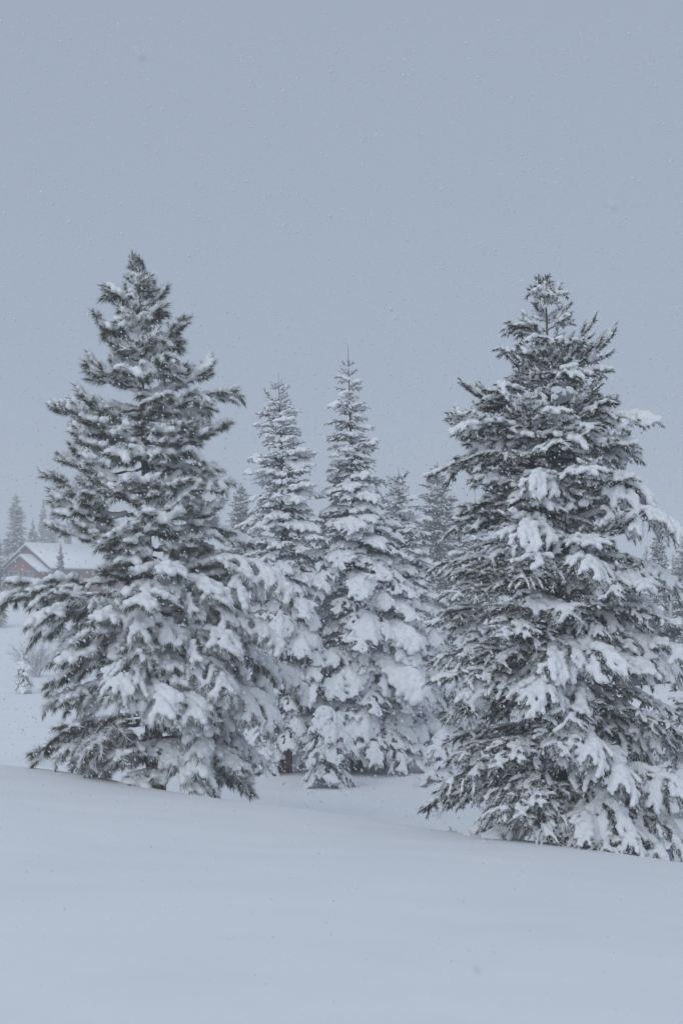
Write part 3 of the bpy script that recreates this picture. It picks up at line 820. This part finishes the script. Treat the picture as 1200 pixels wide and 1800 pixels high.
def slab_snow(c, s, name, parent, tilt=0., amp=.03, n=(24, 12)):
    gx_, gy_ = np.meshgrid(np.linspace(-1, 1, n[0]), np.linspace(-1, 1, n[1]))
    e = np.clip(1.02 - np.maximum(np.abs(gx_), np.abs(gy_)) ** 8, 0.02, 1) ** .5
    z = s[2] * e + amp * np.sin(gx_ * 5 + 1) * np.cos(gy_ * 4)
    x = gx_ * s[0] / 2; y = gy_ * s[1] / 2
    V = np.stack([x, y, z], -1).reshape(-1, 3); V2 = V.copy(); V2[:, 2] = 0
    ct, st = math.cos(tilt), math.sin(tilt)
    def rt(v): return np.stack([v[:, 0], v[:, 1] * ct - v[:, 2] * st, v[:, 1] * st + v[:, 2] * ct], 1) + np.asarray(c)
    i_, j_ = np.meshgrid(np.arange(n[0] - 1), np.arange(n[1] - 1)); k = (j_ * n[0] + i_).ravel()
    F = np.stack([k, k + 1, k + n[0] + 1, k + n[0]], -1)
    mb = MB(); mb.add(rt(V), F); mb.add(rt(V2), F[:, ::-1])
    loop = list(range(n[0])) + [j * n[0] + n[0] - 1 for j in range(1, n[1])] + [(n[1] - 1) * n[0] + i for i in range(n[0] - 2, -1, -1)] + [j * n[0] for j in range(n[1] - 2, 0, -1)]
    top = rt(V)[loop]; bot = rt(V2)[loop]; q = len(loop)
    mb.add(np.vstack([top, bot]), [[i, q + i, q + (i + 1) % q, (i + 1) % q] for i in range(q)])
    return link(name, mb.mesh(name, [M_snow], False), parent)
slab_snow(((UX + Wd) / 2, 2.75, He + .21), (Wd - UX + .5, 6.0, .25), 'snow_load', rf, -.1)
slab_snow((UX / 2, 2.4, LH + .125), (UX + .3, 5.6, .25), 'snow_load', wr_, 0)
# window band under the eave
for k in range(2):
    f = MB(); x0 = UX + .9 + k * 1.5
    for (dx, dz, sx, sz) in ((0, .45, 1.2, .1), (0, -.45, 1.2, .1), (-.55, 0, .1, .8), (.55, 0, .1, .8)): box(f, (x0 + dx, -.08, He - 1.0 + dz), (sx, .06, sz))
    o = link('window', f.mesh('window', [M_trim]), h2); g2 = MB(); box(g2, (x0, -.075, He - 1.0), (1.0, .03, .8)); link('pane', g2.mesh('pane', [M_glass]), o)
# porch roof: snow-covered lean-to in front of the cabin
pA = world(1092, 1239, 47.5); pB = world(1270, 1214, 47.5)
pr = MB(); zt = pB[2] - cz
Wp = pB[0] - pA[0]
v = [[0, 0, pA[2] - cz], [Wp, 0, zt - .0], [Wp, -2.6, zt - 1.0], [.6, -2.6, pA[2] - cz - .45]]
off = np.array([pA[0] - a[0], -.2, 0])
v = np.array(v) + off; vt = v + [0, 0, .12]
pr.add(np.vstack([v, vt]), [[0, 3, 2, 1], [4, 5, 6, 7], [0, 1, 5, 4], [1, 2, 6, 5], [2, 3, 7, 6], [3, 0, 4, 7]])
pro = link('porch_roof', pr.mesh('porch_roof', [M_roof]), h2)
n_ = 14; uu, vv = np.meshgrid(np.linspace(0, 1, n_), np.linspace(0, 1, n_))
Pq = ((1 - uu)[..., None] * (1 - vv)[..., None] * vt[0] + uu[..., None] * (1 - vv)[..., None] * vt[1] + uu[..., None] * vv[..., None] * vt[2] + (1 - uu)[..., None] * vv[..., None] * vt[3])
e = (np.minimum(1, 6 * np.minimum(np.minimum(uu, 1 - uu), np.minimum(vv, 1 - vv)) + .12)) ** .5
Pt = Pq.copy(); Pt[..., 2] += .05 + .30 * e + .03 * np.sin(uu * 9) * np.cos(vv * 7)
Pt = Pt.reshape(-1, 3); Pbm = Pq.reshape(-1, 3) + [0, 0, .004]
i_, j_ = np.meshgrid(np.arange(n_ - 1), np.arange(n_ - 1)); k = (j_ * n_ + i_).ravel(); F = np.stack([k, k + 1, k + n_ + 1, k + n_], -1)
mb = MB(); mb.add(Pt, F[:, ::-1]); mb.add(Pbm, F)
loop = list(range(n_)) + [j * n_ + n_ - 1 for j in range(1, n_)] + [(n_ - 1) * n_ + i for i in range(n_ - 2, -1, -1)] + [j * n_ for j in range(n_ - 2, 0, -1)]
mb.add(np.vstack([Pt[loop], Pbm[loop]]), [[i, (i + 1) % len(loop), len(loop) + (i + 1) % len(loop), len(loop) + i] for i in range(len(loop))])
link('snow_load', mb.mesh('snow_load', [M_snow], True), pro)
for xx in (.9, Wp / 2, Wp - .3):
    mb = MB(); zz = v[3][2] + (v[2][2] - v[3][2]) * (xx / Wp); box(mb, (off[0] + xx, off[1] - 2.45, (zz - .3) / 2), (.16, .16, zz + .25)); link('porch_post', mb.mesh('porch_post', [M_wood]), h2)

# power pole with crossarm and wires
pt = world(1177, 1000, 56); pb = gz(pt[0], pt[1])
pp = empty('utility_pole', (pt[0], pt[1], pb), 'thin pale metal pole rising in the mist beside the cabin roof at the right', 'pole')
mb = MB(); tube(mb, [[0, 0, -.3], [0, 0, pt[2] - pb]], [.07, .05], 10); M_pole = flat('galvanised_steel', (.50, .52, .55), .5)
link('pole_shaft', mb.mesh('pole_shaft', [M_pole], True), pp)
mb = MB(); tube(mb, [[0, 0, pt[2] - pb], [0, 0, pt[2] - pb + .1]], [.075, .06], 10); link('cap', mb.mesh('cap', [M_snow], True), pp)

# ------------------------------------------------------------------ falling snow
OCT = np.array([[1, 0, 0], [-1, 0, 0], [0, 1, 0], [0, -1, 0], [0, 0, 1], [0, 0, -1]], float)
OF = np.array([[0, 2, 4], [2, 1, 4], [1, 3, 4], [3, 0, 4], [2, 0, 5], [1, 2, 5], [3, 1, 5], [0, 3, 5]])
NF = 21000
dd = (rng.uniform(5.0 ** 1.6, 24 ** 1.6, NF)) ** (1 / 1.6)
uu = rng.uniform(-.34, .34, NF); vv = rng.uniform(-.34, .42, NF)
ctr = np.stack([uu * dd, dd, EYE + vv * dd], 1)
keep = ctr[:, 2] > ground_z(ctr[:, 0], ctr[:, 1]) + .1
ctr = ctr[keep]; N = len(ctr)
rad = .00042 * dd[keep] * np.exp(rng.normal(0, .32, N))
wind = unit(np.array([.62, .1, -.75]))
V = OCT[None] * rad[:, None, None] * rng.uniform(.7, 1.3, (N, 6, 1))
V = V + (V @ wind)[..., None] * wind * 0.7
V = V + ctr[:, None]
mb = MB(); mb.add(V.reshape(-1, 3), (OF[None] + (np.arange(N) * 6)[:, None, None]).reshape(-1, 3))
M_flake, t_, b_ = mat('snowflake'); t_.nodes.remove(b_)
_d = t_.nodes.new('ShaderNodeBsdfDiffuse'); _t = t_.nodes.new('ShaderNodeBsdfTranslucent'); _m = t_.nodes.new('ShaderNodeMixShader')
_d.inputs[0].default_value = _t.inputs[0].default_value = (.90, .91, .93, 1); _m.inputs[0].default_value = .5
t_.links.new(_d.outputs[0], _m.inputs[1]); t_.links.new(_t.outputs[0], _m.inputs[2])
t_.links.new(_m.outputs[0], t_.nodes['Material Output'].inputs['Surface'])
M_flake_shaded, t_, b_ = mat('shaded_snowflake'); b_.inputs['Base Color'].default_value = (.62, .64, .67, 1); b_.inputs['Roughness'].default_value = .9  # near flakes: shade painted in as a darker grey base colour
fs = link('falling_snow', mb.mesh('falling_snow', [M_flake])); fs['kind'] = 'stuff'
# a handful of big flakes drifting close by
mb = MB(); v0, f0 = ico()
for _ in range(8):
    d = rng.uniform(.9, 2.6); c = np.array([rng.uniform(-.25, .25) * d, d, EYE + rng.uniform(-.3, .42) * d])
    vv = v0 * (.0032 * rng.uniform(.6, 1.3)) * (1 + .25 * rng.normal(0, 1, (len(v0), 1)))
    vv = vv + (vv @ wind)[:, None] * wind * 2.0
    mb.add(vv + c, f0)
nf = link('near_snowflakes', mb.mesh('near_snowflakes', [M_flake_shaded])); nf['kind'] = 'stuff'

# ------------------------------------------------------------------ haze: air thick with fine snow
hx0, hx1, hy0, hy1, hz0, hz1 = -1010, 1010, -110, 1110, -7, 14
mb = MB(); box(mb, ((hx0 + hx1) / 2, (hy0 + hy1) / 2, (hz0 + hz1) / 2), (hx1 - hx0, hy1 - hy0, hz1 - hz0))
M_h = bpy.data.materials.new('haze'); M_h.use_nodes = True; t_ = M_h.node_tree; t_.nodes.clear()
o_ = t_.nodes.new('ShaderNodeOutputMaterial'); pv = t_.nodes.new('ShaderNodeVolumePrincipled')
pv.inputs['Color'].default_value = (.93, .95, .97, 1); pv.inputs['Density'].default_value = .0032; pv.inputs['Anisotropy'].default_value = 0.0
t_.links.new(pv.outputs[0], o_.inputs['Volume'])
hz_ = link('haze', mb.mesh('haze', [M_h])); hz_['kind'] = 'stuff'
tot = sum(len(p[0].polygons) + 2 * len(p[1].polygons) for p in PROTO.values())
print('PROTOS', len(PROTO), 'tris', tot, 'objects', len(bpy.data.objects))
